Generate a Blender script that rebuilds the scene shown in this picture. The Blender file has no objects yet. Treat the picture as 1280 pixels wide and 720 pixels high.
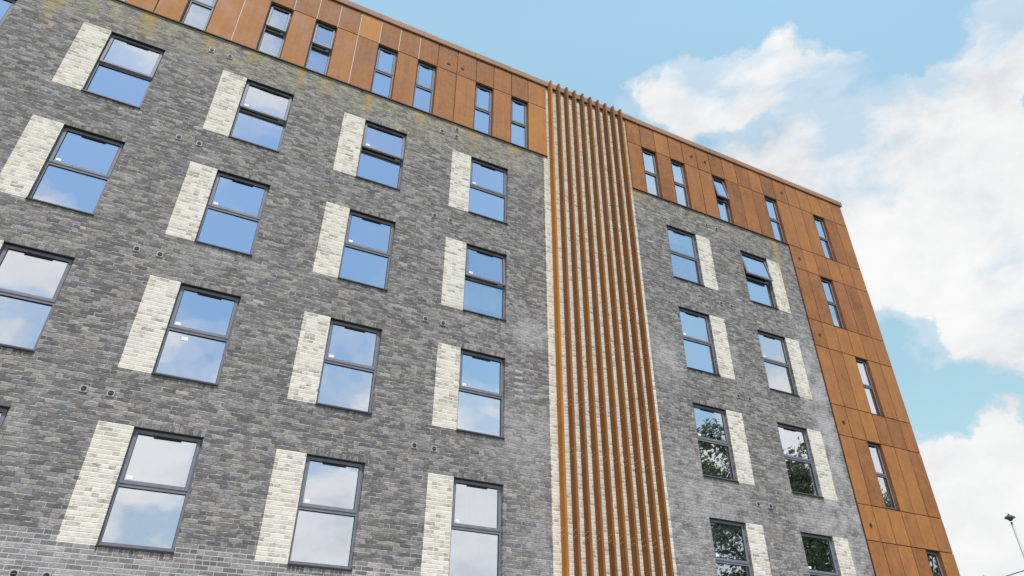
import bpy, bmesh, math, random
from mathutils import Vector, Matrix
R_ = math.radians
SC = bpy.context.scene
COL = SC.collection

# ------------------------------------------------------------------ camera
FOC = 856.908
ROWS = ((0.895256, -0.445487, 0.007647), (0.248284, 0.484556, -0.838785), (0.369962, 0.752826, 0.544408))
CAMPOS = Vector((3.8588, -13.0595, 1.5782))
right, down, fwd = (Vector(r) for r in ROWS)
cam_d = bpy.data.cameras.new('camera')
cam = bpy.data.objects.new('camera', cam_d); COL.objects.link(cam)
m = Matrix((right, -down, -fwd)).transposed().to_4x4(); m.translation = CAMPOS
cam.matrix_world = m
cam_d.sensor_width = 36; cam_d.lens = FOC / 1280 * 36
cam_d.clip_start = 0.05; cam_d.clip_end = 5000
SC.camera = cam
SC.render.resolution_x = 1024; SC.render.resolution_y = 576

def ray(u, v):      # photograph pixel (1280 x 720) -> world direction, used only to aim the cloud banks
    return (right * ((u - 640) / FOC) + down * ((v - 360) / FOC) + fwd).normalized()

# ------------------------------------------------------------------ exposure
SC.view_settings.view_transform = 'Standard'
SC.view_settings.look = 'None'
SC.view_settings.gamma = 1
SC.view_settings.exposure = 0.68
SC.cycles.max_bounces = 6
SC.cycles.transparent_max_bounces = 8
SC.cycles.sample_clamp_indirect = 4

# ------------------------------------------------------------------ node helpers
class NT:
    def __init__(s, tree): s.t = tree; s.n = tree.nodes; s.l = tree.links
    def node(s, typ, **kw):
        n = s.n.new(typ)
        for k, v in kw.items(): setattr(n, k, v)
        return n
    def put(s, sock, v):
        if v is None: return
        if isinstance(v, bpy.types.NodeSocket): s.l.new(v, sock)
        else:
            if isinstance(v, (tuple, list)) and len(v) == 3 and sock.type == 'RGBA': v = (*v, 1)
            sock.default_value = v
    def math(s, op, a, b=None, c=None, clamp=False):
        n = s.node('ShaderNodeMath', operation=op, use_clamp=clamp)
        for i, v in enumerate((a, b, c)): s.put(n.inputs[i], v)
        return n.outputs[0]
    def vmath(s, op, a, b=None):
        n = s.node('ShaderNodeVectorMath', operation=op)
        s.put(n.inputs[0], a); s.put(n.inputs[1], b)
        return n.outputs['Value'] if op in ('DOT_PRODUCT', 'LENGTH', 'DISTANCE') else n.outputs[0]
    def mr(s, v, a, b, c=0.0, d=1.0, smooth=True):
        n = s.node('ShaderNodeMapRange', interpolation_type='SMOOTHSTEP' if smooth else 'LINEAR')
        for i, x in enumerate((v, a, b, c, d)): s.put(n.inputs[i], x)
        return n.outputs[0]
    def noise(s, vec, scale, detail=4.0, rough=0.55, dist=0.0, dim='3D'):
        n = s.node('ShaderNodeTexNoise', noise_dimensions=dim)
        s.put(n.inputs['Vector'], vec); n.inputs['Scale'].default_value = scale
        n.inputs['Detail'].default_value = detail; n.inputs['Roughness'].default_value = rough
        n.inputs['Distortion'].default_value = dist
        return n.outputs['Fac']
    def xyz(s, x, y, z):
        n = s.node('ShaderNodeCombineXYZ')
        for i, v in enumerate((x, y, z)): s.put(n.inputs[i], v)
        return n.outputs[0]
    def sep(s, v):
        n = s.node('ShaderNodeSeparateXYZ'); s.put(n.inputs[0], v); return n.outputs
    def mix(s, f, a, b, mode='MIX'):
        n = s.node('ShaderNodeMix', data_type='RGBA', blend_type=mode)
        s.put(n.inputs['Factor'], f); s.put(n.inputs[6], a); s.put(n.inputs[7], b)
        return n.outputs[2]
    def ramp(s, f, stops, interp='LINEAR'):
        n = s.node('ShaderNodeValToRGB'); s.put(n.inputs[0], f)
        cr = n.color_ramp; cr.interpolation = interp
        while len(cr.elements) < len(stops): cr.elements.new(0.5)
        for e, (p, c) in zip(cr.elements, stops):
            e.position = p; e.color = (*c, 1)
        return n.outputs[0]
    def white(s, vec):
        n = s.node('ShaderNodeTexWhiteNoise', noise_dimensions='3D'); s.put(n.inputs['Vector'], vec)
        return n.outputs['Value']
    def bump(s, h, strength=0.5, dist=0.01, normal=None):
        n = s.node('ShaderNodeBump'); s.put(n.inputs['Height'], h)
        n.inputs['Strength'].default_value = strength; n.inputs['Distance'].default_value = dist
        if normal: s.put(n.inputs['Normal'], normal)
        return n.outputs[0]

def new_mat(name):
    m = bpy.data.materials.new(name); m.use_nodes = True
    t = NT(m.node_tree); b = t.n['Principled BSDF']
    return m, t, b
def pos(t): return t.node('ShaderNodeNewGeometry').outputs['Position']
def objco(t): return t.node('ShaderNodeTexCoord').outputs['Object']

# ------------------------------------------------------------------ sky, clouds, sun
SUN_EL, SUN_AZ = R_(60), R_(-107)      # azimuth from +X towards +Y: high up to the left, behind the camera, veiled by thin cloud
world = bpy.data.worlds.new('World'); SC.world = world; world.use_nodes = True
w = NT(world.node_tree); bg = w.n['Background']
sky = w.node('ShaderNodeTexSky', sky_type='NISHITA')
sky.sun_disc = False; sky.sun_elevation = SUN_EL; sky.sun_rotation = R_(90) - SUN_AZ
sky.air_density = 1.0; sky.dust_density = 0.1; sky.ozone_density = 1.2
D = w.vmath('NORMALIZE', w.node('ShaderNodeTexCoord').outputs['Generated'])
dz = w.sep(D)[2]
# domain-warped fractal noise on the sphere, stretched sideways like drifting cumulus
st = w.vmath('MULTIPLY', D, (1, 1, 1.6))
wn = w.node('ShaderNodeTexNoise'); w.put(wn.inputs['Vector'], st); wn.inputs['Scale'].default_value = 2.6; wn.inputs['Detail'].default_value = 3
warp = w.vmath('ADD', st, w.vmath('MULTIPLY', w.vmath('SUBTRACT', wn.outputs['Color'], (.5, .5, .5)), (.22, .22, .22)))
n1 = w.noise(warp, 4.2, 9, .56)
n2 = w.noise(w.vmath('ADD', warp, (3.1, 1.7, .4)), 11, 6, .6)
def adir(az, el): return Vector((math.cos(R_(az)) * math.cos(R_(el)), math.sin(R_(az)) * math.cos(R_(el)), math.sin(R_(el))))
# cloud banks and gaps: direction, angular radius (deg), weight
BANKS = [
 # broken band of small clouds above the big one
 (ray(808, 140), 3.0, .54), (ray(850, 112), 3.0, .54), (ray(898, 108), 3.0, .54), (ray(938, 96), 2.6, .46), (ray(958, 120), 2.2, .38), (ray(1008, 84), 2.6, .48), (ray(1048, 98), 2.5, .48), (ray(1078, 116), 2.3, .44), (ray(1020, 126), 2.0, .34), (ray(980, 60), 1.8, .30),
 # the big cloud
 (ray(885, 180), 3.0, .46), (ray(960, 190), 4.2, .45), (ray(1050, 205), 5.2, .45), (ray(1120, 190), 4.6, .40), (ray(1190, 180), 5.0, .45), (ray(1250, 245), 5.6, .45), (ray(1150, 285), 8.0, .5), (ray(1075, 285), 7.0, .45), (ray(1205, 320), 4.5, .35), (ray(1110, 345), 2.6, .25),
 (ray(1190, 106), 2.3, .34), (ray(1228, 98), 2.0, .34), (ray(1246, 14), 3.2, .42), (ray(1275, 45), 2.2, .34), (ray(1146, 72), 1.6, .30),
 (ray(1200, 397), 1.8, .30), (ray(1250, 425), 2.8, .46), (ray(1278, 445), 2.6, .40), (ray(1170, 600), 3.0, .40), (ray(1215, 590), 3.2, .44), (ray(1250, 640), 5.0, .5), (ray(1275, 700), 6, .45), (ray(1275, 565), 2.2, .3),
 (ray(760, 60), 16, -.4), (ray(550, 20), 20, -.3), (ray(1150, 465), 5.5, -.35), (ray(1235, 510), 3.5, -.35), (ray(1120, 20), 5, -.25), (ray(1262, 130), 2.0, -.25), (ray(1062, 148), 2.0, -.22), (ray(905, 152), 2.2, -.22),
 # the half of the sky behind the camera (what the window panes reflect)
 (adir(-103, 13), 9, .35), (adir(-90, 8), 17, .70), (adir(-115, 8), 17, .65), (adir(-65, 8), 16, .65), (adir(-140, 8), 20, .6), (adir(-106, 25), 6, .7), (adir(-99, 55), 9, .4),
 (adir(-33, 12), 12, .5), (adir(-41, 19), 4, .35), (adir(-85, 29), 8, -.22), (adir(-92, 34), 10, -.08), (adir(-45, 34), 16, -.06), (adir(-108, 38), 6, -.08), (adir(-98, 23), 4, .16),
]
wf = w.node('ShaderNodeTexNoise'); w.put(wf.inputs['Vector'], D); wf.inputs['Scale'].default_value = 9.0; wf.inputs['Detail'].default_value = 7; wf.inputs['Roughness'].default_value = .6
DW = w.vmath('NORMALIZE', w.vmath('ADD', D, w.vmath('MULTIPLY', w.vmath('SUBTRACT', wf.outputs['Color'], (.5, .5, .5)), (.16, .16, .16))))
field = None
for d, rad, wt in BANKS:
    dd = w.vmath('DOT_PRODUCT', DW, tuple(d))
    g = w.mr(dd, math.cos(R_(rad * 1.45)), 1.0 - (1 - math.cos(R_(rad))) * .25, 0, wt)
    field = g if field is None else w.math('ADD', field, g)
field = w.math('MINIMUM', field, .46)
dens = w.math('ADD', w.math('ADD', w.math('MULTIPLY_ADD', n1, 1.9, -.56), field), w.math('MULTIPLY', w.math('SUBTRACT', n2, .5), .16))
mask = w.mr(dens, .48, .88)
thin = w.mr(dens, .34, .62, 0, .36)
mask = w.math('MAXIMUM', mask, thin)
shade = w.noise(w.vmath('ADD', warp, (7, 2, 5)), 5.5, 7, .62)
ccol = w.ramp(shade, [(.32, (3.0, 3.08, 3.2)), (.46, (3.62, 3.65, 3.68)), (.60, (3.95, 3.95, 3.95))])
hz = w.mr(dz, .15, .80, .42, .98, False)
skyc = w.vmath('MULTIPLY', sky.outputs[0], w.xyz(hz, hz, hz))
dy = w.mr(w.sep(D)[1], -.25, .35, 0, 1)
SKYGAIN = w.vmath('MULTIPLY', skyc, w.mix(dy, w.mix(w.mr(w.sep(D)[0], .1, .62), (.90, .94, .87), (1.50, 1.48, 1.16)), (2.02, 1.96, 1.38)))
final = w.mix(mask, SKYGAIN, ccol)
w.put(bg.inputs['Color'], final)
bg.inputs['Strength'].default_value = 0.15

sun_d = bpy.data.lights.new('sun', 'SUN'); sun_d.energy = 2.5; sun_d.angle = R_(8); sun_d.color = (1, .96, .90)
sun = bpy.data.objects.new('sun', sun_d); COL.objects.link(sun)
sd = Vector((math.cos(SUN_AZ) * math.cos(SUN_EL), math.sin(SUN_AZ) * math.cos(SUN_EL), math.sin(SUN_EL)))
sun.rotation_euler = sd.to_track_quat('Z', 'Y').to_euler()

# ------------------------------------------------------------------ materials
COURSE = 3.0 / 38
def brick_nodes(t, soldier=False, split=.2):
    """returns brick hash values, mortar mask, height"""
    P = objco(t)
    x, y, z = t.sep(P)
    wob = t.noise(P, 9, 3)
    xx = t.math('ADD', x, y)                 # so side faces and reveals carry bricks too
    z2 = t.math('ADD', z, t.math('MULTIPLY', t.math('SUBTRACT', wob, .5), .010))
    x2 = t.math('ADD', xx, t.math('MULTIPLY', t.math('SUBTRACT', t.noise(P, 14, 2), .5), .012))
    if soldier:
        u = t.math('DIVIDE', x2, .0755); off = 0.0
        v = t.math('DIVIDE', z2, 1.0)
        iu = t.math('FLOOR', u); iv = t.math('FLOOR', v)
        fu = t.math('FRACT', u)
        m = t.math('SUBTRACT', 1, t.math('MULTIPLY', t.mr(fu, .03, .13), t.mr(fu, .97, .90)), clamp=True)
    else:
        v = t.math('DIVIDE', z2, COURSE); iv = t.math('FLOOR', v); fv = t.math('FRACT', v)
        off = t.math('ADD', t.math('MULTIPLY', t.math('MODULO', iv, 2.0), .5), t.math('MULTIPLY', t.white(t.xyz(iv, 3.3, 1.0)), .10))
        u = t.math('ADD', t.math('DIVIDE', x2, .2245), off); iu = t.math('FLOOR', u); fu = t.math('FRACT', u)
        sp = t.math('LESS_THAN', t.white(t.xyz(iu, iv, 4.7)), split)          # some cells hold two headers
        hf = t.math('MULTIPLY', sp, t.math('GREATER_THAN', fu, .5))
        e = t.math('ABSOLUTE', t.math('SUBTRACT', fu, .5))
        cut = t.math('MULTIPLY', sp, t.mr(e, .022, .006))
        mu = t.math('MULTIPLY', t.math('MULTIPLY', t.mr(fu, .012, .04), t.mr(fu, .988, .96)), t.math('SUBTRACT', 1, cut))
        iu = t.math('ADD', iu, t.math('MULTIPLY', hf, .37))
        mv = t.math('MULTIPLY', t.mr(fv, .05, .16), t.mr(fv, .98, .88))
        m = t.math('SUBTRACT', 1, t.math('MULTIPLY', mu, mv), clamp=True)
    h1 = t.white(t.xyz(iu, iv, .5)); h2 = t.white(t.xyz(iu, iv, 7.5))
    return P, x, z, h1, h2, m

def brick_mat(name, pale, soldier=False):
    m_, t, b = new_mat(name)
    P, x, z, h1, h2, mort = brick_nodes(t, soldier, .45 if pale else .24)
    streak = t.noise(t.vmath('MULTIPLY', P, (8.0, 8.0, 30.0)), 1.8, 5, .7)
    fine = t.noise(P, 70, 3, .7)
    big = t.noise(t.vmath('MULTIPLY', P, (.55, .55, .9)), 1.3, 4, .6)
    mid = t.noise(t.vmath('MULTIPLY', P, (1.4, 1.4, 3.2)), 1.7, 3, .6)
    if pale:
        sm = t.noise(t.vmath('MULTIPLY', P, (7, 7, 15)), 1.5, 4, .6)
        f = t.math('ADD', t.math('MULTIPLY', h1, .50), t.math('MULTIPLY', streak, .40))
        f = t.math('ADD', f, t.math('MULTIPLY', t.math('SUBTRACT', sm, .5), .95))
        f = t.math('ADD', f, .06)
        c = t.ramp(f, [(.16, (.22, .19, .155)), (.28, (.39, .35, .29)), (.42, (.56, .52, .445)), (.62, (.68, .64, .56)), (.95, (.81, .78, .71))])
        c = t.mix(t.mr(big, .42, .7, .06, .45), c, (.72, .67, .55))
        mcol = t.mix(t.noise(P, 5, 3), (.88, .86, .81), (.72, .69, .63))
        # pale bluish bloom on a few patches
        bl = t.mr(t.noise(P, .8, 4, .6), .56, .72, 0, .65)
        c = t.mix(bl, c, (.74, .76, .76))
    else:
        f = t.math('ADD', t.math('MULTIPLY', h1, .50), t.math('MULTIPLY', t.math('SUBTRACT', streak, .5), 1.35))
        f = t.math('ADD', f, t.math('MULTIPLY', t.math('SUBTRACT', mid, .5), .32))
        f = t.math('ADD', f, t.math('MULTIPLY', t.math('SUBTRACT', fine, .5), .45))
        f = t.math('ADD', f, t.mr(h2, .90, .97, 0, .10))
        f = t.math('ADD', f, .17)
        c = t.ramp(f, [(.0, (.080, .078, .083)), (.22, (.122, .119, .124)), (.42, (.176, .170, .171)), (.60, (.248, .240, .237)), (.78, (.36, .35, .34)), (.97, (.54, .53, .52))])
        c = t.mix(t.mr(h2, .55, 1, 0, .5), c, t.mix(1.0, c, (1.06, 1.0, .90), 'MULTIPLY'))
        c = t.mix(t.mr(h2, .3, 0, 0, .6), c, t.mix(1.0, c, (.93, .97, 1.10), 'MULTIPLY'))
        mcol = t.mix(t.mr(t.noise(t.vmath('MULTIPLY', P, (3, 3, 5)), 2.0, 4, .65), .42, .62), (.12, .12, .125), (.46, .455, .45))
        lowz = t.mr(t.math('ADD', z, t.math('MULTIPLY', t.math('SUBTRACT', t.noise(P, 1.2, 2), .5), .10)), 4.22, 4.12)
        mcol = t.mix(lowz, mcol, (.50, .495, .49))
        c = t.mix(t.math('MULTIPLY', lowz, .45), c, t.mix(1.0, c, (1.35, 1.37, 1.45), 'MULTIPLY'))
        # lime bloom: broad pale patches, and the cleaned lower right corner of the facade
        bl = t.mr(t.noise(t.vmath('ADD', P, (4.2, 0, 1.7)), .75, 5, .62), .54, .72, 0, .38)
        for (cx, cz, rx, rz, wt) in [(10.8, 9.9, .8, .7, .70), (10.7, 7.0, 1.2, 1.5, .5), (14.95, 10.2, .7, 1.2, .7), (20.6, 9.6, .8, 4.2, .95), (20.0, 6.2, 1.9, 2.8, .8), (15.6, 6.0, 2.4, 2.4, .62), (2.0, 3.2, 3.0, 1.0, .45), (10.9, 4.6, .8, 1.6, .4)]:
            q = t.vmath('MULTIPLY', t.vmath('SUBTRACT', P, (cx, 0, cz)), (1 / rx, 0, 1 / rz))
            g = t.mr(t.math('ADD', t.vmath('LENGTH', q), t.math('MULTIPLY', t.math('SUBTRACT', t.noise(t.vmath('MULTIPLY', P, (3.2, 1, 1.1)), 1.4, 5, .65), .5), 1.1)), 1.15, .2, 0, wt)
            bl = t.math('MAXIMUM', bl, t.math('MULTIPLY', g, t.mr(t.noise(P, 2.2, 5, .65), .3, .62)))
        bl = t.math('MULTIPLY', bl, t.math('MULTIPLY', t.mr(fine, .25, .6, .6, 1), t.mr(streak, .34, .60, .30, 1)))
        c = t.mix(bl, c, (.54, .54, .56)); mcol = t.mix(bl, mcol, (.54, .54, .55))
    # rust and lichen run-off below the steel cladding
    jit = t.math('MULTIPLY', t.math('SUBTRACT', t.noise(t.vmath('MULTIPLY', P, (3, 3, 1.2)), 1.5, 4), .5), .30)
    xj = t.math('ADD', x, jit)
    tot = None
    for (sx, wd, ln, wt) in [(-1.22, .16, 2.0, .75), (.60, .20, 1.1, 1.0), (1.95, .14, 1.2, .6), (2.95, .12, .9, .6), (4.15, .13, 1.1, .9), (4.85, .2, .9, .55), (5.95, .13, 1.2, .8), (7.40, .14, .9, .65), (8.40, .10, .6, .5), (9.0, .18, 1.0, .8), (10.25, .2, .9, .7), (14.6, .35, .6, .9), (16.9, .2, .5, .4), (20.36, .13, 2.6, 1.0)]:
        gx = t.mr(t.math('ABSOLUTE', t.math('SUBTRACT', xj, sx)), wd * 1.5, wd * .2, 0, wt)
        gz = t.mr(z, 16.0 - ln, 16.05)
        g = t.math('MULTIPLY', gx, gz)
        tot = g if tot is None else t.math('MAXIMUM', tot, g)
    veil = t.math('MULTIPLY', t.mr(z, 14.4, 16.0, 0, .80), t.mr(mid, .36, .60))
    veil = t.math('MULTIPLY', veil, t.mr(x, 13, 10, .35, 1))
    ybr = t.mr(t.noise(P, 12, 4, .7), .3, .6, .35, 1)
    stc = t.ramp(t.noise(P, 1.7, 3), [(.35, (.34, .30, .12)), (.5, (.42, .30, .10)), (.62, (.50, .26, .07))])
    c = t.mix(t.math('MULTIPLY', veil, ybr), c, (.36, .34, .20))
    tt = t.math('MULTIPLY', t.math('MULTIPLY', tot, ybr), .95)
    c = t.mix(tt, c, stc); mcol = t.mix(tt, mcol, stc)
    grime = t.mr(fine, .2, .8, .86, 1.1)
    if not pale: c = t.mix(1.0, c, (1.03, 1.0, .965), 'MULTIPLY')
    col = t.mix(mort, c, mcol)
    col = t.mix(1.0, col, t.xyz(grime, grime, grime), 'MULTIPLY')
    t.put(b.inputs['Base Color'], col)
    b.inputs['Roughness'].default_value = .88
    b.inputs['Specular IOR Level'].default_value = .3
    h = t.math('SUBTRACT', t.math('ADD', t.math('MULTIPLY', fine, .25), t.math('MULTIPLY', streak, .35)), mort)
    h = t.math('ADD', h, t.math('MULTIPLY', h2, .25))
    t.put(b.inputs['Normal'], t.bump(h, .7, .008))
    return m_
M = {}
M['brick'] = brick_mat('dark_brick', False)
M['soldier'] = brick_mat('dark_soldier_brick', False, True)
M['pale'] = brick_mat('pale_brick', True)

def corten(name, base_dark, base_mid, base_light, streaks=1.0, rough=.62, useobj=True):
    m_, t, b = new_mat(name)
    P = objco(t)
    oi = t.node('ShaderNodeObjectInfo')
    rnd = t.sep(oi.outputs['Color'])
    P2 = t.vmath('ADD', P, t.xyz(t.math('MULTIPLY', rnd[1], 37.0), 0.0, t.math('MULTIPLY', rnd[1], 11.0)))
    blot = t.noise(P2, 1.6, 5, .6, .6)
    vst = t.noise(t.vmath('MULTIPLY', P2, (11, 11, .45)), 1.0, 5, .6)
    fine = t.noise(P2, 60, 4, .75)
    mott = t.noise(P2, 9, 5, .68)
    f = t.math('ADD', t.math('MULTIPLY', blot, .75), t.math('MULTIPLY', vst, .45 * streaks))
    f = t.math('ADD', f, t.math('ADD', t.math('MULTIPLY', fine, .30), t.math('MULTIPLY', t.math('SUBTRACT', mott, .5), .5)))
    f = t.math('ADD', t.math('SUBTRACT', f, .32), t.math('MULTIPLY', t.math('SUBTRACT', rnd[0], .5), .75))
    c = t.ramp(f, [(.08, base_dark), (.45, base_mid), (.62, base_mid) if name.endswith('fin') else (.46, base_mid), (.95 if name.endswith('fin') else .82, base_light)])
    # dull greyed bloom where water has run
    gr = t.mr(t.noise(t.vmath('MULTIPLY', P2, (4, 4, 1.1)), 1.1, 5, .62), .55, .74, 0, .22)
    c = t.mix(gr, c, (.36, .20, .12))
    dk = t.mr(fine, .36, .26, 0, .35)
    c = t.mix(dk, c, base_dark)
    t.put(b.inputs['Base Color'], c)
    t.put(b.inputs['Roughness'], t.mr(blot, .3, .7, rough - .05, rough + .15))
    b.inputs['Specular IOR Level'].default_value = .22
    t.put(b.inputs['Normal'], t.bump(t.math('ADD', fine, t.math('MULTIPLY', blot, 3)), .25, .003))
    return m_
M['corten'] = corten('weathered_steel', (.19, .078, .035), (.340, .147, .056), (.46, .208, .058))
M['fin'] = corten('weathered_steel_fin', (.13, .049, .020), (.25, .102, .030), (.44, .165, .020), 1.6, .6)  # light tone paints the lit side of the end fin
M['coping'] = corten('weathered_coping', (.27, .15, .09), (.37, .22, .14), (.42, .25, .15), .5)

def simple(name, col, rough=.5, metal=0, spec=.5, noise=0, scale=20, bump=0):
    m_, t, b = new_mat(name)
    b.inputs['Roughness'].default_value = rough; b.inputs['Metallic'].default_value = metal
    b.inputs['Specular IOR Level'].default_value = spec
    if noise:
        n = t.noise(objco(t), scale, 5, .65)
        k = t.mr(n, .25, .75, 1 - noise, 1 + noise)
        t.put(b.inputs['Base Color'], t.mix(1.0, col, t.xyz(k, k, k), 'MULTIPLY'))
        if bump: t.put(b.inputs['Normal'], t.bump(n, bump, .01))
    else: t.put(b.inputs['Base Color'], col)
    return m_
M['frame'] = simple('grey_window_frame', (.18, .19, .225), .55, 0, .35, .12, 9)
M['newbrick'] = simple('lighter_replacement_brick', (.37, .365, .355), .9, noise=.25, scale=25)
M['gasket'] = simple('black_gasket', (.006, .006, .007), .7)
M['sill'] = simple('dark_sill_metal', (.018, .019, .022), .5)
M['white'] = simple('white_plaster_reveal', (.78, .78, .77), .8, noise=.05, scale=3)
M['room'] = simple('room_plaster', (.42, .42, .41), .9, noise=.1, scale=2)
M['curtain'] = simple('curtain_cloth', (.52, .49, .38), .9, noise=.15, scale=4)
M['blind'] = simple('white_blind_cloth', (.85, .85, .85), .9, noise=.05, scale=4)
M['sticker'] = simple('white_sticker', (.92, .92, .92), .6)
M['handle'] = simple('white_handle', (.75, .75, .76), .35)
M['vent'] = simple('vent_plate', (.36, .36, .37), .55, noise=.15, scale=30)
M['dark'] = simple('dark_hole', (.01, .01, .011), .8)
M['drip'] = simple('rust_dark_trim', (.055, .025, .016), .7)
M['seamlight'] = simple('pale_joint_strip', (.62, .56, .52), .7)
M['bolt'] = simple('bolt_heads', (.62, .50, .38), .35, .3)
M['roof'] = simple('roof_membrane', (.12, .12, .12), .9, noise=.2)
M['tarmac'] = simple('tarmac', (.055, .055, .057), .9, noise=.35, scale=14, bump=.4)
M['kerb'] = simple('kerb_concrete', (.36, .35, .33), .9, noise=.2, scale=18)
M['line'] = simple('road_paint', (.72, .72, .70), .7, noise=.2, scale=30)
M['galv'] = simple('galvanised_steel', (.42, .45, .46), .45, .4, noise=.12)
M['lamphead'] = simple('lamp_head_metal', (.10, .11, .12), .5)
M['cable'] = simple('cable_rubber', (.04, .04, .045), .6)
M['render'] = simple('house_render', (.60, .57, .50), .9, noise=.1, scale=3)
M['tile'] = simple('roof_tile', (.16, .075, .05), .85, noise=.3, scale=12)
M['bark'] = simple('bark', (.11, .085, .06), .9, noise=.4, scale=15, bump=.6)

def glass_mat(name, tint, k0, k1):
    m_, t, b = new_mat(name); t.n.remove(b)
    out = t.n['Material Output']
    gl = t.node('ShaderNodeBsdfGlossy'); gl.inputs['Roughness'].default_value = .012
    t.put(gl.inputs['Color'], tint)
    P = objco(t)
    wv = t.noise(P, 1.3, 2, .5)
    t.put(gl.inputs['Normal'], t.bump(wv, .22, .012))
    tr = t.node('ShaderNodeBsdfTransparent'); t.put(tr.inputs['Color'], (.88, .93, .92))
    lw = t.node('ShaderNodeLayerWeight'); lw.inputs['Blend'].default_value = .35
    f = t.mr(lw.outputs['Fresnel'], .0, .6, k0, k1, False)
    mx = t.node('ShaderNodeMixShader'); t.put(mx.inputs[0], f)
    t.l.new(tr.outputs[0], mx.inputs[1]); t.l.new(gl.outputs[0], mx.inputs[2])
    t.l.new(mx.outputs[0], out.inputs['Surface'])
    return m_
M['glass'] = glass_mat('reflective_glazing', (.91, .935, .98), .78, .95)

M['clear'] = glass_mat('clear_glazing', (.9, .94, 1.0), .54, .8)

def paving_mat():
    m_, t, b = new_mat('paving'); P = pos(t)
    bt = t.node('ShaderNodeTexBrick'); t.put(bt.inputs['Vector'], P)
    bt.inputs['Scale'].default_value = 1; bt.inputs['Brick Width'].default_value = .6; bt.inputs['Row Height'].default_value = .4
    bt.inputs['Mortar Size'].default_value = .006
    t.put(bt.inputs['Color1'], (.42, .41, .38)); t.put(bt.inputs['Color2'], (.34, .33, .31)); t.put(bt.inputs['Mortar'], (.14, .14, .13))
    n = t.mr(t.noise(P, 3, 6, .7), .3, .7, .8, 1.15)
    t.put(b.inputs['Base Color'], t.mix(1.0, bt.outputs['Color'], t.xyz(n, n, n), 'MULTIPLY')); b.inputs['Roughness'].default_value = .9
    return m_
M['paving'] = paving_mat()
def grass_mat():
    m_, t, b = new_mat('ground_grass'); P = pos(t)
    c = t.ramp(t.noise(P, .6, 8, .7), [(.3, (.035, .06, .016)), (.5, (.06, .095, .025)), (.7, (.11, .13, .045))])
    t.put(b.inputs['Base Color'], c); b.inputs['Roughness'].default_value = .95
    t.put(b.inputs['Normal'], t.bump(t.noise(P, 40, 4, .8), .8, .05))
    return m_
M['grass'] = grass_mat()
def leaf_mat(name, a, b_):
    m_, t, b = new_mat(name); P = objco(t)
    t.put(b.inputs['Base Color'], t.mix(t.mr(t.noise(P, 1.3, 5, .7), .3, .7), a, b_))
    b.inputs['Roughness'].default_value = .6
    tl = t.node('ShaderNodeBsdfTranslucent'); t.put(tl.inputs['Color'], (.13, .16, .09))
    mx = t.node('ShaderNodeMixShader'); mx.inputs[0].default_value = .45
    t.l.new(b.outputs[0], mx.inputs[1]); t.l.new(tl.outputs[0], mx.inputs[2]); t.l.new(mx.outputs[0], t.n['Material Output'].inputs['Surface'])
    return m_
M['leaf'] = leaf_mat('foliage', (.065, .085, .05), (.13, .15, .085))

# ------------------------------------------------------------------ mesh helpers
def link(name, bm, mat, parent=None, kind=None, smooth=False):
    me = bpy.data.meshes.new(name); bm.to_mesh(me); bm.free()
    if smooth: 
        for p in me.polygons: p.use_smooth = True
    me.materials.append(mat)
    o = bpy.data.objects.new(name, me); COL.objects.link(o)
    if parent: o.parent = parent
    if kind: o['kind'] = kind
    return o
def box(bm, x0, x1, y0, y1, z0, z1):
    v = [bm.verts.new((x, y, z)) for x in (x0, x1) for y in (y0, y1) for z in (z0, z1)]
    for f in ((0, 1, 3, 2), (4, 6, 7, 5), (0, 4, 5, 1), (2, 3, 7, 6), (0, 2, 6, 4), (1, 5, 7, 3)):
        bm.faces.new([v[i] for i in f])
    return v
def boxes(*bs):
    bm = bmesh.new()
    for b in bs: box(bm, *b)
    return bm
def bevel(bm, w):
    bmesh.ops.bevel(bm, geom=bm.edges[:], offset=w, segments=1, affect='EDGES'); return bm
def cyl(bm, c, r, h, axis='Z', seg=16, r2=None):
    mt = Matrix.Translation(c)
    if axis == 'Y': mt = mt @ Matrix.Rotation(R_(90), 4, 'X')
    if axis == 'X': mt = mt @ Matrix.Rotation(R_(90), 4, 'Y')
    bmesh.ops.create_cone(bm, cap_ends=True, segments=seg, radius1=r, radius2=r if r2 is None else r2, depth=h, matrix=mt)
def tube(bm, pts, rads, seg=8):
    rings = []
    for i, p in enumerate(pts):
        p = Vector(p)
        d = (Vector(pts[min(i + 1, len(pts) - 1)]) - Vector(pts[max(i - 1, 0)])).normalized()
        a = d.orthogonal().normalized() if abs(d.z) < .9 else Vector((1, 0, 0)); bb = d.cross(a).normalized(); a = bb.cross(d)
        rings.append([bm.verts.new(p + (a * math.cos(2 * math.pi * k / seg) + bb * math.sin(2 * math.pi * k / seg)) * rads[i]) for k in range(seg)])
    for r0, r1 in zip(rings, rings[1:]):
        for k in range(seg): bm.faces.new((r0[k], r0[(k + 1) % seg], r1[(k + 1) % seg], r1[k]))
    bm.faces.new(rings[0][::-1]); bm.faces.new(rings[-1])
def empty(name, loc, label, cat, group=None):
    o = bpy.data.objects.new(name, None); COL.objects.link(o); o.location = loc
    o['label'] = label; o['category'] = cat
    if group: o['group'] = group
    return o
def copy_tree(o, parent=None):
    c = o.copy(); COL.objects.link(c)
    if parent: c.parent = parent
    for ch in o.children: copy_tree(ch, c)
    return c

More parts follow.
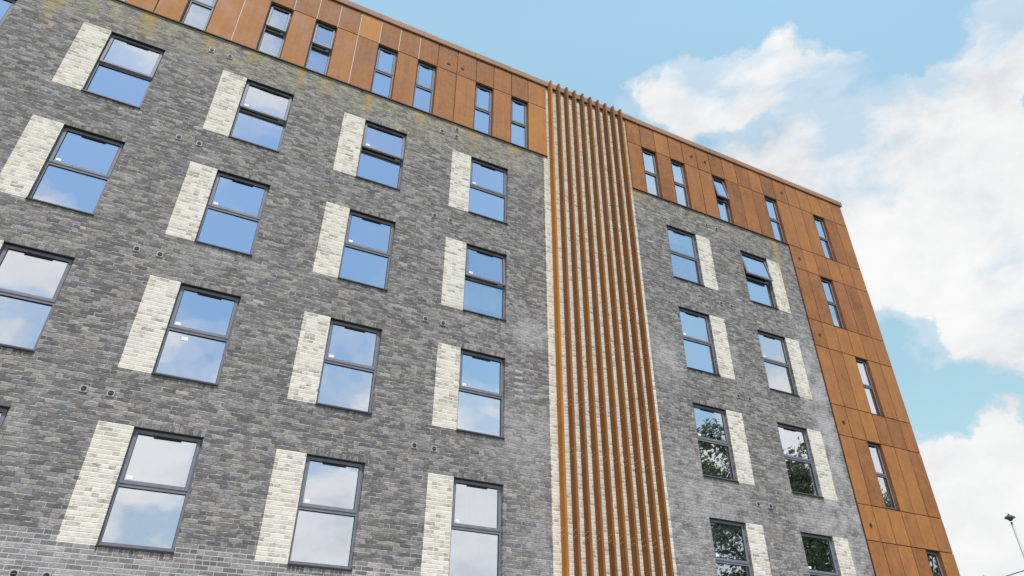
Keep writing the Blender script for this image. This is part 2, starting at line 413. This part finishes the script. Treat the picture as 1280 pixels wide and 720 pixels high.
# ------------------------------------------------------------------ ground
bm = bmesh.new(); bmesh.ops.create_grid(bm, x_segments=2, y_segments=2, size=900)
link('ground', bm, M['grass'], kind='structure')
link('pavement', boxes((-30, 60, -24, -.002, .002, .05)), M['paving'], kind='structure')
link('road', boxes((-200, 300, -33, -24.15, -.05, .006)), M['tarmac'], kind='structure')
bm = bmesh.new()
for k in range(-40, 60): box(bm, k * 4.0, k * 4.0 + 2.0, -28.65, -28.53, .006, .010)
link('road_markings', bm, M['line'], kind='structure')
bm = bmesh.new()
box(bm, -200, 300, -24.15, -24.0, -.05, .12); box(bm, -200, 300, -33.15, -33.0, -.05, .12)
link('kerb', bm, M['kerb'], kind='structure')

# ------------------------------------------------------------------ the building
bld = empty('apartment_building', (0, 0, 0), 'tall block of dark grey brick with rust-coloured steel cladding, vertical fins and many windows', 'building')
XL, XR, DEPTH = -9.0, 24.64, 13.0
XC = 21.07                       # cladding tower starts
ZC = 16.03; ZTOP = 19.08
W, WH = 1.14, 1.985
COLX = [-8.95 + 0, -5.97, -2.98, 0.0, 2.99, 5.97, 8.98]      # left bay
COLX = [-5.97, -2.98, 0.0, 2.99, 5.97, 8.98]
COLR = [15.65, 18.64]
HEADS = [3.0, 6.0, 9.0, 12.0, 15.0]
PAN = .56
S0, S1 = 11.285, 14.47           # pale strip behind the fins
WC = .565                        # slot windows in the cladding
SLOTS = [-2.98, -1.79, -.60, 1.19, 2.99, 4.20, 5.97, 7.16, 9.00, 10.19, 15.05, 16.24, 18.03, 20.44, 22.85]
TOWER = [(22.26, 15.04), (22.85, 12.03), (22.25, 9.04), (23.44, 6.03), (22.26, 3.03)]
SOL = .105

def grid_wall(bm, x0, x1, z0, z1, holes, y=0.0, reveal=None):
    xs = sorted({x0, x1, *[a for h in holes for a in h[:2]]}); zs = sorted({z0, z1, *[a for h in holes for a in h[2:4]]})
    xs = [a for a in xs if x0 <= a <= x1]; zs = [a for a in zs if z0 <= a <= z1]
    V = {}
    def v(x, z):
        if (x, z) not in V: V[(x, z)] = bm.verts.new((x, y, z))
        return V[(x, z)]
    for xa, xb in zip(xs, xs[1:]):
        for za, zb in zip(zs, zs[1:]):
            cx, cz = (xa + xb) / 2, (za + zb) / 2
            if any(h[0] < cx < h[1] and h[2] < cz < h[3] for h in holes): continue
            bm.faces.new((v(xa, za), v(xb, za), v(xb, zb), v(xa, zb)))
def reveal_box(bm, x0, x1, z0, z1, ya, yb):
    a = [(x0, z0), (x1, z0), (x1, z1), (x0, z1)]
    f = [bm.verts.new((x, ya, z)) for x, z in a]; g = [bm.verts.new((x, yb, z)) for x, z in a]
    for i in range(4):
        j = (i + 1) % 4; bm.faces.new((f[i], g[i], g[j], f[j]))

wins = [(x, h) for x in COLX for h in HEADS] + [(x, h) for x in COLR for h in HEADS]
holes = []; openings = []; panels = []; soldiers = []
for x, h in wins:
    openings.append((x, x + W, h - WH, h)); holes.append(openings[-1])
    p = (x - PAN, x, h - WH, h) if x < 12 else (x + W, x + W + PAN, h - WH, h)
    panels.append(p); holes.append(p)
    soldiers += [(x, x + W, h, h + SOL), (x, x + W, h - WH - SOL, h - WH)]
holes += soldiers
holes.append((S0, S1, 0.0, 20.0))
bm = bmesh.new()
grid_wall(bm, XL, XC, 0.0, ZC + .05, holes)
for o in openings: reveal_box(bm, *o, 0.0, .30)
link('brick_wall', bm, M['brick'], bld)
for p in panels:
    bm = bmesh.new(); box(bm, p[0] + .0005, p[1] - .0005, -.0015, .10, p[2], p[3])
    link('pale_brick_panel', bm, M['pale'], bld)
for i in range(0, len(soldiers), 2):
    for s_ in soldiers[i:i + 2]:
        bm = boxes((s_[0] + .0005, s_[1] - .0005, -.0015, .085, s_[2], s_[3])); link('soldier_course', bm, M['soldier'], bld)
link('pale_brick_strip', boxes((S0 + .0005, S1 - .0005, -.002, .2, 0, 19.07)), M['pale'], bld)
for k in range(5):      # a little stack of light replacement bricks
    zz = round(8.05 / COURSE) * COURSE + k * 2 * COURSE
    link('replaced_brick', boxes((10.36 + .006, 10.36 + .22, -.003, .05, zz + .012, zz + COURSE - .004)), M['newbrick'], bld)

# side, back, roof
link('side_wall', boxes((XR - .30, XR - .002, .03, DEPTH, 0, ZTOP)), M['corten'], bld).color = (.5, .4, 0, 1)
link('rear_wall', boxes((XL, XR - .302, DEPTH - .3, DEPTH - .002, 0, ZTOP - .01)), M['brick'], bld)
link('end_wall', boxes((XL, XL + .3, .302, DEPTH - .302, 0, ZTOP - .01)), M['brick'], bld)
link('roof', boxes((XL, XR - .302, .302, DEPTH - .302, ZTOP - .3, ZTOP - .02)), M['roof'], bld)
# interior: floors and partitions seen dimly through the panes
bm = bmesh.new()
for h in HEADS + [18.0]:
    box(bm, XL + .3, XR - .31, .31, 5.0, h + .42, h + .72)
box(bm, XL + .3, XR - .31, 5.0, 5.15, 0.06, 19.0)
for x in [-7.4, -4.3, -1.45, 1.85, 4.7, 7.75, 10.9, 14.3, 17.3, 20.7]:
    box(bm, x, x + .12, .31, 4.99, .06, 18.7)
link('interior_walls', bm, M['room'], bld)

# ---------------- windows
prnd = random.Random(5)
def add_window(x, head, w_, h_, yo, tilt=0.0, sticker=True, curtain=None, parent=bld, trickle=True, glass='glass', slot=False):
    """yo: plane of the outer face of the frame"""
    z1 = head; z0 = head - h_; zm = head - h_ * .495
    f = .042; d = .06; g = .0015
    x0, x1 = x + g, x + w_ - g
    bs = [(x0, x0 + f, yo, yo + d, z0 + .012, z1 - g), (x1 - f, x1, yo, yo + d, z0 + .012, z1 - g),
          (x0 + f, x1 - f, yo, yo + d, z1 - g - f, z1 - g), (x0 + f, x1 - f, yo, yo + d, z0 + .012, z0 + .012 + .06),
          (x0 + f, x1 - f, yo, yo + d, zm - .030, zm + .018)]
    fr = link('window', boxes(*bs), M['frame'], parent)
    # lower pane, black bead round it; no pane sits perfectly true
    def wob(bm):
        vs = bm.verts; cx_ = sum((v.co for v in vs), Vector()) / len(vs)
        mt = Matrix.Translation(cx_) @ Matrix.Rotation(R_(prnd.uniform(-.45, .45)), 4, 'X') @ Matrix.Rotation(R_(prnd.uniform(-.35, .35)), 4, 'Z') @ Matrix.Translation(-cx_)
        bmesh.ops.transform(bm, matrix=mt, verts=vs); return bm
    lo = (x0 + f, x1 - f, z0 + .072, zm - .030)
    link('pane', wob(boxes((lo[0], lo[1], yo + .032, yo + .038, lo[2], lo[3]))), M[glass], fr)
    gs = .007
    link('gasket', boxes((lo[0], lo[0] + gs, yo + .014, yo + .027, lo[2], lo[3]), (lo[1] - gs, lo[1], yo + .014, yo + .027, lo[2], lo[3]),
                         (lo[0] + gs, lo[1] - gs, yo + .014, yo + .027, lo[3] - gs * 1.5, lo[3]), (lo[0] + gs, lo[1] - gs, yo + .014, yo + .027, lo[2], lo[2] + gs)), M['gasket'], fr)
    # opening sash, hinged at its top edge
    sz0, sz1 = zm + .020, z1 - g - f * .55
    sx0, sx1 = x0 + f * .60, x1 - f * .60
    sw = .058 if w_ > .8 else .050
    py, pz = yo - .006, sz1
    rot = Matrix.Translation((0, py, pz)) @ Matrix.Rotation(R_(tilt), 4, 'X') @ Matrix.Translation((0, -py, -pz))
    # rotating about +X by -angle swings the bottom outwards (-Y)
    def R(bm): 
        bmesh.ops.transform(bm, matrix=rot, verts=bm.verts); return bm
    ys, ye = yo - .014, yo + .040
    sash = link('sash', R(bevel(boxes((sx0, sx0 + sw, ys, ye, sz0, sz1), (sx1 - sw, sx1, ys, ye, sz0, sz1),
                       (sx0 + sw, sx1 - sw, ys, ye, sz1 - sw, sz1), (sx0 + sw, sx1 - sw, ys, ye, sz0, sz0 + sw)), .004)), M['frame'], fr)
    link('pane', R(wob(boxes((sx0 + sw, sx1 - sw, yo + .010, yo + .016, sz0 + sw, sz1 - sw)))), M[glass], fr)
    link('gasket', R(boxes((sx0 + sw, sx0 + sw + gs, yo - .004, yo + .005, sz0 + sw, sz1 - sw), (sx1 - sw - gs, sx1 - sw, yo - .004, yo + .005, sz0 + sw, sz1 - sw),
                         (sx0 + sw + gs, sx1 - sw - gs, yo - .004, yo + .005, sz1 - sw - .018, sz1 - sw), (sx0 + sw + gs, sx1 - sw - gs, yo - .004, yo + .005, sz0 + sw, sz0 + sw + gs))), M['gasket'], fr)  # thicker top strip paints the shadow under the sash head
    # black joint filler; behind open sashes a black sheet standing for shade
    link('gap_shade_fill', boxes((x0 + f, x1 - f, yo - .001, yo + .0275, zm + .0185, zm + .030)) if tilt == 0 else
         boxes((x0 + f, x1 - f, yo + .030, yo + .055, zm + .0185, z1 - .10)), M['gasket'], fr)
    if trickle:
        tl = w_ * .40; tx = (x0 + x1) / 2 + w_ * .0
        link('trickle_vent', R(bevel(boxes((tx - tl / 2, tx + tl / 2, yo - .022, yo + .004, sz1 - sw - .040, sz1 - sw - .004)), .004)), M['gasket'], fr)
    if tilt:
        cx_ = sx1 - .18 if w_ > .8 else sx1 - .12
        hb = bmesh.new(); box(hb, cx_, cx_ + (.14 if w_ > .8 else .08), yo - .004, yo + .024, zm + .030, zm + .050)
        link('stay', hb, M['handle'], fr)
    if sticker:
        link('sticker', R(boxes((sx0 + sw + .035, sx0 + sw + .125, yo + .003, yo + .005, sz0 + sw + .03, sz0 + sw + .085))), M['sticker'], fr)
    sl = link('sill', bevel(boxes((x - .004, x + w_ + .004, -.034, yo + .02, z0 - .020, z0 + .011)), .003), M['sill'], fr)
    link('lintel', boxes((x - .006, x + w_ + .006, -.006, yo - .002, head - .012, head - .0005)), M['sill'], fr)
    if slot:
        sb = bmesh.new(); reveal_box(sb, x, x + w_, z0, z1, -.024, .30)
        link('reveal_lining', sb, M['corten'], fr).color = (.25, .3, 0, 1)
    rb = bmesh.new(); reveal_box(rb, x + .045, x + w_ - .045, z0 + .03, z1 - .03, yo + .062, .42)
    link('inner_reveal', rb, M['white'], fr)
    if curtain:
        a, b_, zt, zb, lab = curtain
        cb = bmesh.new(); n = 14; prev = None
        for i in range(n + 1):
            xx = x + w_ * (a + (b_ - a) * i / n); yy = (.165 + .008 * math.sin(i * 2.1)) if lab else (.30 + .03 * math.sin(i * 2.1))
            cur = (cb.verts.new((xx, yy, z0 + h_ * zb)), cb.verts.new((xx, yy, z0 + h_ * zt)))
            if prev: cb.faces.new((prev[0], cur[0], cur[1], prev[1]))
            prev = cur
        cbm = link('curtain', cb, M['blind' if lab else 'curtain'], fr)
        md = cbm.modifiers.new('solid', 'SOLIDIFY'); md.thickness = .006
    return fr

TILT = {(0.0, 15.0): -2.5, (2.99, 15.0): -5, (5.97, 15.0): -6.5, (8.98, 12.0): -5, (18.64, 15.0): -10,
        (2.99, 18.0): -6, (4.20, 18.0): -6, (18.03, 18.0): -9}
CURT = {(15.65, 6.0): (.02, .42, .98, .02, ''), (8.98, 12.0): (.02, .98, .98, .13, 'w'), (8.98, 6.0): (.1, .7, .98, .02, ''), (15.65, 15.0): (.02, .98, .98, .74, 'w')}  # last entry: white cloth band standing in for a ceiling strip light
CLEAR = {(8.98, 12.0), (15.65, 6.0), (2.99, 18.0), (4.20, 18.0), (1.19, 18.0), (15.65, 15.0)}
for k_ in (1.19, 2.99, 4.20): CURT[(k_, 18.0)] = (.02, .98, .98, .03, 'w')
NOST = {(0.0, 15.0), (18.64, 15.0), (15.65, 15.0)}
RY = .085
for x, h in wins:
    add_window(x, h, W, WH, RY, TILT.get((x, h), 0), (x, h) not in NOST, CURT.get((x, h)), glass='clear' if (x, h) in CLEAR else 'glass')
link('note_sheet', boxes((2.99 + .30, 2.99 + .41, RY + .024, RY + .026, 7.84, 7.91)), M['sticker'], bld)
for x in SLOTS:
    add_window(x, 18.02, WC, 1.985, .06, TILT.get((x, 18.0), 0), False, CURT.get((x, 18.0)), glass='clear' if (x, 18.0) in CLEAR else 'glass', slot=True)
for x, h in TOWER:
    add_window(x, h, WC, 1.985, .06, 0, False, slot=True)

# ---------------- steel cladding: single panels with open joints
rnd = random.Random(11)
YF = -.028
def clad(x0, x1, z0, z1, val=None, label=None):
    g = .012
    bm = boxes((x0 + g, x1 - g, YF, YF + .03, z0 + g, z1 - g))
    bevel(bm, .003)
    cx_ = Vector(((x0 + x1) / 2, YF, (z0 + z1) / 2))
    bmesh.ops.transform(bm, matrix=Matrix.Translation(cx_) @ Matrix.Rotation(R_(rnd.uniform(-.25, .25)), 4, 'X') @ Matrix.Rotation(R_(rnd.uniform(-.5, .5)), 4, 'Z') @ Matrix.Translation(-cx_), verts=bm.verts)
    o = link('cladding_panel', bm, M['corten'], bld)
    v = val if val is not None else rnd.uniform(.30, .72)
    o.color = (v, rnd.random(), 0, 1)
    if label: o['label'] = label
    return o
seamsL = [-.04, .59, 1.18, 1.77, 2.37, 2.98, 3.57, 4.19, 4.77, 5.36, 5.965, 6.545, 7.155, 7.74, 8.36, 8.99, 9.575, 10.18, 10.765, 11.41]
seamsR = [14.47, 15.04, 15.63, 16.23, 16.82, 17.43, 18.02, 18.61, 19.23, 19.85, 20.43, 21.02, 21.65, 22.25, 22.84, 23.43, 24.04, XR]
ZM = 18.05
SL = [(s, s + WC) for s in SLOTS]
def is_slot(a, b): return any(abs((a + b) / 2 - (s + WC / 2)) < .12 for s in SLOTS)
HI = {5.36: .98, 9.99: .2}
for S in (seamsL, seamsR):
    for a, b in zip(S, S[1:]):
        if a > 2.9: clad(a, b, ZM, ZTOP, HI.get(a, .35 if a < 8 and a > 2 else None), 'bright orange upper panel' if a == 5.36 else None)
        if not is_slot(a, b): clad(a, b, ZC, ZM, .62 if a < 5 else (.85 if a == 10.765 else None))
TS = [XC, 21.65, 22.25, 22.84, 23.43, 24.04, XR]
bands = [(ZC, 15.06, None), (15.06, 13.04, 22.26), (13.04, 12.05, None), (12.05, 10.04, 22.85), (10.04, 9.05, None), (9.05, 7.04, 22.25), (7.04, 6.05, None), (6.05, 4.04, 23.44)]
for zt, zb, wx in bands:
    for a, b in zip(TS, TS[1:]):
        if wx and abs(a - wx) < .1: continue
        clad(a, b, zb, zt)
# the cladding the photograph does not reach: one sheet
bm = bmesh.new()
g = .005
for a, b in [(-9, -8.4), (-8.4, -7.8), (-7.8, -7.2), (-7.2, -6.6), (-6.6, -6), (-6, -5.4), (-5.4, -4.8), (-4.8, -4.2), (-4.2, -3.6), (-3.6, -2.985), (-2.985, -2.41), (-2.41, -1.795), (-1.795, -1.22), (-1.22, -.605), (-.605, -.04), (-.04, .59), (.59, 1.18), (1.18, 1.77), (1.77, 2.37), (2.37, 2.98)]:
    box(bm, a + g, b - g, YF, YF + .03, ZM + g, ZTOP - g)
    if a < -.05 and not is_slot(a, b): box(bm, a + g, b - g, YF, YF + .03, ZC + g, ZM - g)
for a, b in zip(TS, TS[1:]):
    box(bm, a + g, b - g, YF, YF + .03, 3.04 + g, 4.04 - g)
    if a != 22.25: box(bm, a + g, b - g, YF, YF + .03, 1.05 + g, 3.04 - g)
    box(bm, a + g, b - g, YF, YF + .03, .05, 1.05 - g)
o = link('cladding', bm, M['corten'], bld); o.color = (.5, .3, 0, 1); o['kind'] = 'stuff'
# dark carrier behind the joints, with the slot openings cut
bm = bmesh.new()
sl_holes = [(s, s + WC, 16.035, 18.02) for s in SLOTS] + [(x, x + WC, h - 1.985, h) for x, h in TOWER]
grid_wall(bm, XL, S0 + .125, ZC + .0, ZTOP, sl_holes, .004)
grid_wall(bm, S1, XR - .004, ZC + .0, ZTOP, sl_holes, .0045)
grid_wall(bm, XC, XR - .004, 0.0, ZC, sl_holes, .004)
link('cladding_backing', bm, M['drip'], bld)
# drip trims: horizontal, along the foot of the cladding and its tower edge
bm = bmesh.new()
box(bm, XL, S0 + .125, -.045, -.001, ZC - .024, ZC - .001); box(bm, S1, XC - .03, -.045, -.001, ZC - .024, ZC - .001)
box(bm, XC - .022, XC - .001, -.03, -.001, 0, ZC - .026)
link('drip_trim', bm, M['drip'], bld)
# horizontal joint shadows are open; pale strips behind some upright joints
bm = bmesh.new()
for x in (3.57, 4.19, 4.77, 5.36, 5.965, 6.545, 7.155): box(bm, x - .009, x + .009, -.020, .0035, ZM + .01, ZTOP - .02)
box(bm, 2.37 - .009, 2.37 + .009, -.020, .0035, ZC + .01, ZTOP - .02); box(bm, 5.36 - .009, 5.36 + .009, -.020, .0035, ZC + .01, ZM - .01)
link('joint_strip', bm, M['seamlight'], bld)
# small rusty outlets
for x, z in [(8.09, 18.36), (8.53, 18.38), (17.20, 18.53), (17.80, 18.53), (21.40, 18.52), (21.41, 15.52), (21.40, 12.49), (21.40, 9.49), (21.38, 6.47)]:
    bm = bmesh.new(); cyl(bm, (x, YF - .004, z), .05, .03, 'Y', 18)
    o = link('overflow_outlet', bm, M['drip'], bld)
# coping
cj = [XL, -6.1, -3.1, -.1, 2.9, 5.9, 8.9, 11.9, 14.9, 17.9, 20.9, 24.72]
for i, (a, b) in enumerate(zip(cj, cj[1:])):
    dzc = rnd.uniform(-.006, .006); dyc = rnd.uniform(-.004, .004)
    bm = boxes((a + .003, b - .003, -.075 + dyc, .34, ZTOP + .005, 19.29 + dzc)); bevel(bm, .006)
    o = link('coping', bm, M['coping'], bld); o.color = (rnd.uniform(.35, .65), rnd.random(), 0, 1)
link('coping_shade_strip', boxes((XL, 24.63, -.045, .0, ZTOP - .022, ZTOP + .004)), M['drip'], bld)  # solid dark strip painting the shade under the coping
bm = boxes((24.38, 24.72, .345, DEPTH + .05, ZTOP + .005, 19.29)); o = link('coping', bm, M['coping'], bld); o.color = (.5, .2, 0, 1)

# fins
for i in range(10):
    fx = 11.48 + i * .2975
    bm = bevel(boxes((fx, fx + .062, -.215, -.022, .25, 19.25)), .004)
    o = link('fin', bm, M['fin'], bld)
    o.color = (1.0 if i == 0 else rnd.uniform(.32, .6), rnd.random(), 0, 1)  # brightness of the end fin's lit side is put into its colour
    if i == 0: o['label'] = 'end fin, coloured brighter for the light on its open side'
    bm = bmesh.new()
    for k in range(6):
        for zc in (2.2 + 3 * k, 4.0 + 3 * k):
            if zc > 19: continue
            for dy, dz_ in ((-.07, 0), (-.15, .02), (-.07, -.12), (-.15, -.10)):
                cyl(bm, (fx - .004, dy, zc + dz_), .011, .014, 'X', 8)
    link('bolts', bm, M['bolt'], o)
    link('fixing_rail', boxes((fx + .014, fx + .048, -.0225, -.002, .4, 19.0)), M['drip'], o)

# extract vents in the brickwork
vents = [(x, z) for x in (2.05, 2.47) for z in (3.51, 6.51, 9.50, 12.54, 15.50)] + [(x, z) for x in (8.07, 8.50) for z in (3.5, 6.51, 9.52, 12.55, 15.53)] + [(8.50, 15.79)] + [(x, z) for x in (17.33, 17.74) for z in (3.5, 6.53, 9.51, 12.55, 15.54)]
for x, z in vents:
    bm = bmesh.new(); s_ = .062
    box(bm, x - s_, x + s_, -.022, .02, z - s_, z + s_)
    bevel(bm, .006)
    o = link('extract_vent', bm, M['vent'], bld)
    bm = bmesh.new(); cyl(bm, (x, -.021, z), .045, .012, 'Y', 20)
    link('vent_mouth', bm, M['dark'], o)
    bm = bmesh.new(); box(bm, x - .038, x + .038, -.0305, -.0275, z - .003, z + .001)
    link('vent_slat', bm, M['vent'], o)

# ------------------------------------------------------------------ street lamp and cable
LP = Vector((39.11, 5.85, 0)); LH = 10.15
lamp = empty('street_lamp', LP, 'slim grey street lamp with small dark saucer head beyond the building', 'street lamp')
bm = bmesh.new(); tube(bm, [(0, 0, 0), (0, 0, .02), (0, 0, 1.2), (0, 0, 1.22), (0, 0, LH - .18)], [.12, .12, .11, .07, .045], 14)
link('pole', bm, M['galv'], lamp, smooth=True)
bm = bmesh.new(); cyl(bm, (0, 0, LH + .02), .21, .06, seg=24); cyl(bm, (0, 0, LH + .09), .21, .08, seg=24, r2=.09); cyl(bm, (0, 0, LH - .07), .06, .12, seg=16, r2=.15)
bmesh.ops.create_uvsphere(bm, u_segments=10, v_segments=6, radius=.05, matrix=Matrix.Translation((0, 0, LH + .16)))
link('lamp_head', bm, M['lamphead'], lamp)
bm = bmesh.new(); box(bm, -.28, .28, -.03, .03, 7.8, 7.86)
link('cable_bracket', bm, M['galv'], lamp)
A = LP + Vector((-.25, 0, 7.86)); B = Vector((24.66, 4.0, 5.1))
bm = bmesh.new(); pts = []
for i in range(21):
    s_ = i / 20; p_ = A.lerp(B, s_); p_.z -= .35 * 4 * s_ * (1 - s_) * .4; pts.append(p_)
tube(bm, pts, [.022] * 21, 6)
o = link('overhead_cable', bm, M['cable'], None); o['label'] = 'thin dark overhead cable running from the lamp post to the building'; o['category'] = 'cable'

# distant house with an aerial
HP = Vector((57.3, 18.3, 0))
hs = empty('distant_house', HP, 'distant rendered house with tiled roof and thin rooftop aerial', 'house')
link('wall', boxes((-5, 5, -4, 4, 0, 5.6)), M['render'], hs)
bm = bmesh.new()
v = [bm.verts.new(c) for c in [(-5.3, -4.4, 5.5), (5.3, -4.4, 5.5), (5.3, 4.4, 5.5), (-5.3, 4.4, 5.5), (-5.3, 0, 8.6), (5.3, 0, 8.6)]]
for f in ((0, 1, 5, 4), (2, 3, 4, 5), (0, 4, 3), (1, 2, 5), (0, 3, 2, 1)): bm.faces.new([v[i] for i in f])
roof = link('roof', bm, M['tile'], hs)
link('chimney', boxes((-1.2, -.5, -.4, .4, 8.0, 9.2)), M['brick'], roof)
for x in (-3, 2):
    for z in (1.0, 3.5):
        wf = link('window', boxes((x - .05, x + 1.25, -4.03, -3.98, z - .05, z + 1.25)), M['white'], hs)
        link('pane', boxes((x, x + 1.2, -4.04, -4.032, z, z + 1.2)), M['glass'], wf)
dr = link('door', boxes((-.6, .4, -4.05, -3.99, .06, 2.1)), M['sill'], hs)
bm = bmesh.new(); tube(bm, [(-.85, 0, 9.2), (-.85, 0, 11.2)], [.022, .022], 6)
for k in range(4): tube(bm, [(-1.05 + .04 * k, -.1 + .1 * k, 11.08), (-.65 - .04 * k, -.1 + .1 * k, 11.08)], [.012, .012], 4)
tube(bm, [(-.85, -.2, 11.08), (-.85, .4, 11.08)], [.012, .012], 4)
link('aerial', bm, M['galv'], hs)

# ------------------------------------------------------------------ trees (reflected in the lower right windows)
def tree(base, H, cr, seed, label, n=24000, zlow=.22):
    rr = random.Random(seed)
    t = empty('broadleaf_tree', base, label, 'tree', 'trees across the forecourt')
    bm = bmesh.new()
    tube(bm, [(0, 0, 0), (.05, .03, H * .2), (-.08, .06, H * .45), (.1, -.05, H * .7), (0, 0, H * .93)], [H * .024, H * .019, H * .014, H * .008, H * .002], 9)
    tips = []
    for k in range(34):
        z = H * rr.uniform(zlow, .88); a = rr.uniform(0, 6.283)
        q = (z / H - zlow) / (1 - zlow)
        L = cr * (math.sin(math.pi * min(1, .22 + q * .75)) ** .7) * rr.uniform(.75, 1.1)
        p0 = Vector((0, 0, z)); p3 = p0 + Vector((math.cos(a) * L, math.sin(a) * L, L * rr.uniform(.15, .55)))
        p1 = p0.lerp(p3, .4) + Vector((rr.uniform(-.2, .2), rr.uniform(-.2, .2), -.1)); 
        tube(bm, [p0, p1, p3], [H * .007, H * .004, .012], 5)
        tips += [(p3, 1.0), (p0.lerp(p3, .72), 1.1), (p0.lerp(p3, .45), .9)]
        for j in range(3):
            a2 = a + rr.uniform(-1, 1); s0 = p0.lerp(p3, rr.uniform(.4, .9)); e = s0 + Vector((math.cos(a2), math.sin(a2), rr.uniform(.1, .8))) * rr.uniform(.6, 1.5)
            tube(bm, [s0, e], [.03, .008], 4); tips.append((e, .6))
    tips.append((Vector((0, 0, H * .96)), .7))
    link('trunk', bm, M['bark'], t)
    bm = bmesh.new()
    for i in range(n):
        c, s = rr.choice(tips)
        p = c + Vector((rr.gauss(0, .55), rr.gauss(0, .55), rr.gauss(0, .45))) * s
        sz = rr.uniform(.07, .16)
        a = Vector((rr.gauss(0, 1), rr.gauss(0, 1), rr.gauss(0, 1))).normalized(); b = a.orthogonal().normalized()
        c2 = a.cross(b)
        vs = [bm.verts.new(p + q) for q in (b * sz, c2 * sz * .55 + a * .02, -b * sz, -c2 * sz * .55 + a * .02)]
        bm.faces.new(vs)
    link('crown', bm, M['leaf'], t)
tree((32.4, -15.6, 0), 17.0, 5.2, 3, 'tallest leafy tree across the forecourt, to the right of the building')
tree((38.5, -13.5, 0), 12.6, 4.6, 8, 'middle-sized leafy tree beyond the tallest one')
tree((45.5, -12.5, 0), 10.6, 4.0, 15, 'smallest leafy tree, farthest along the forecourt')
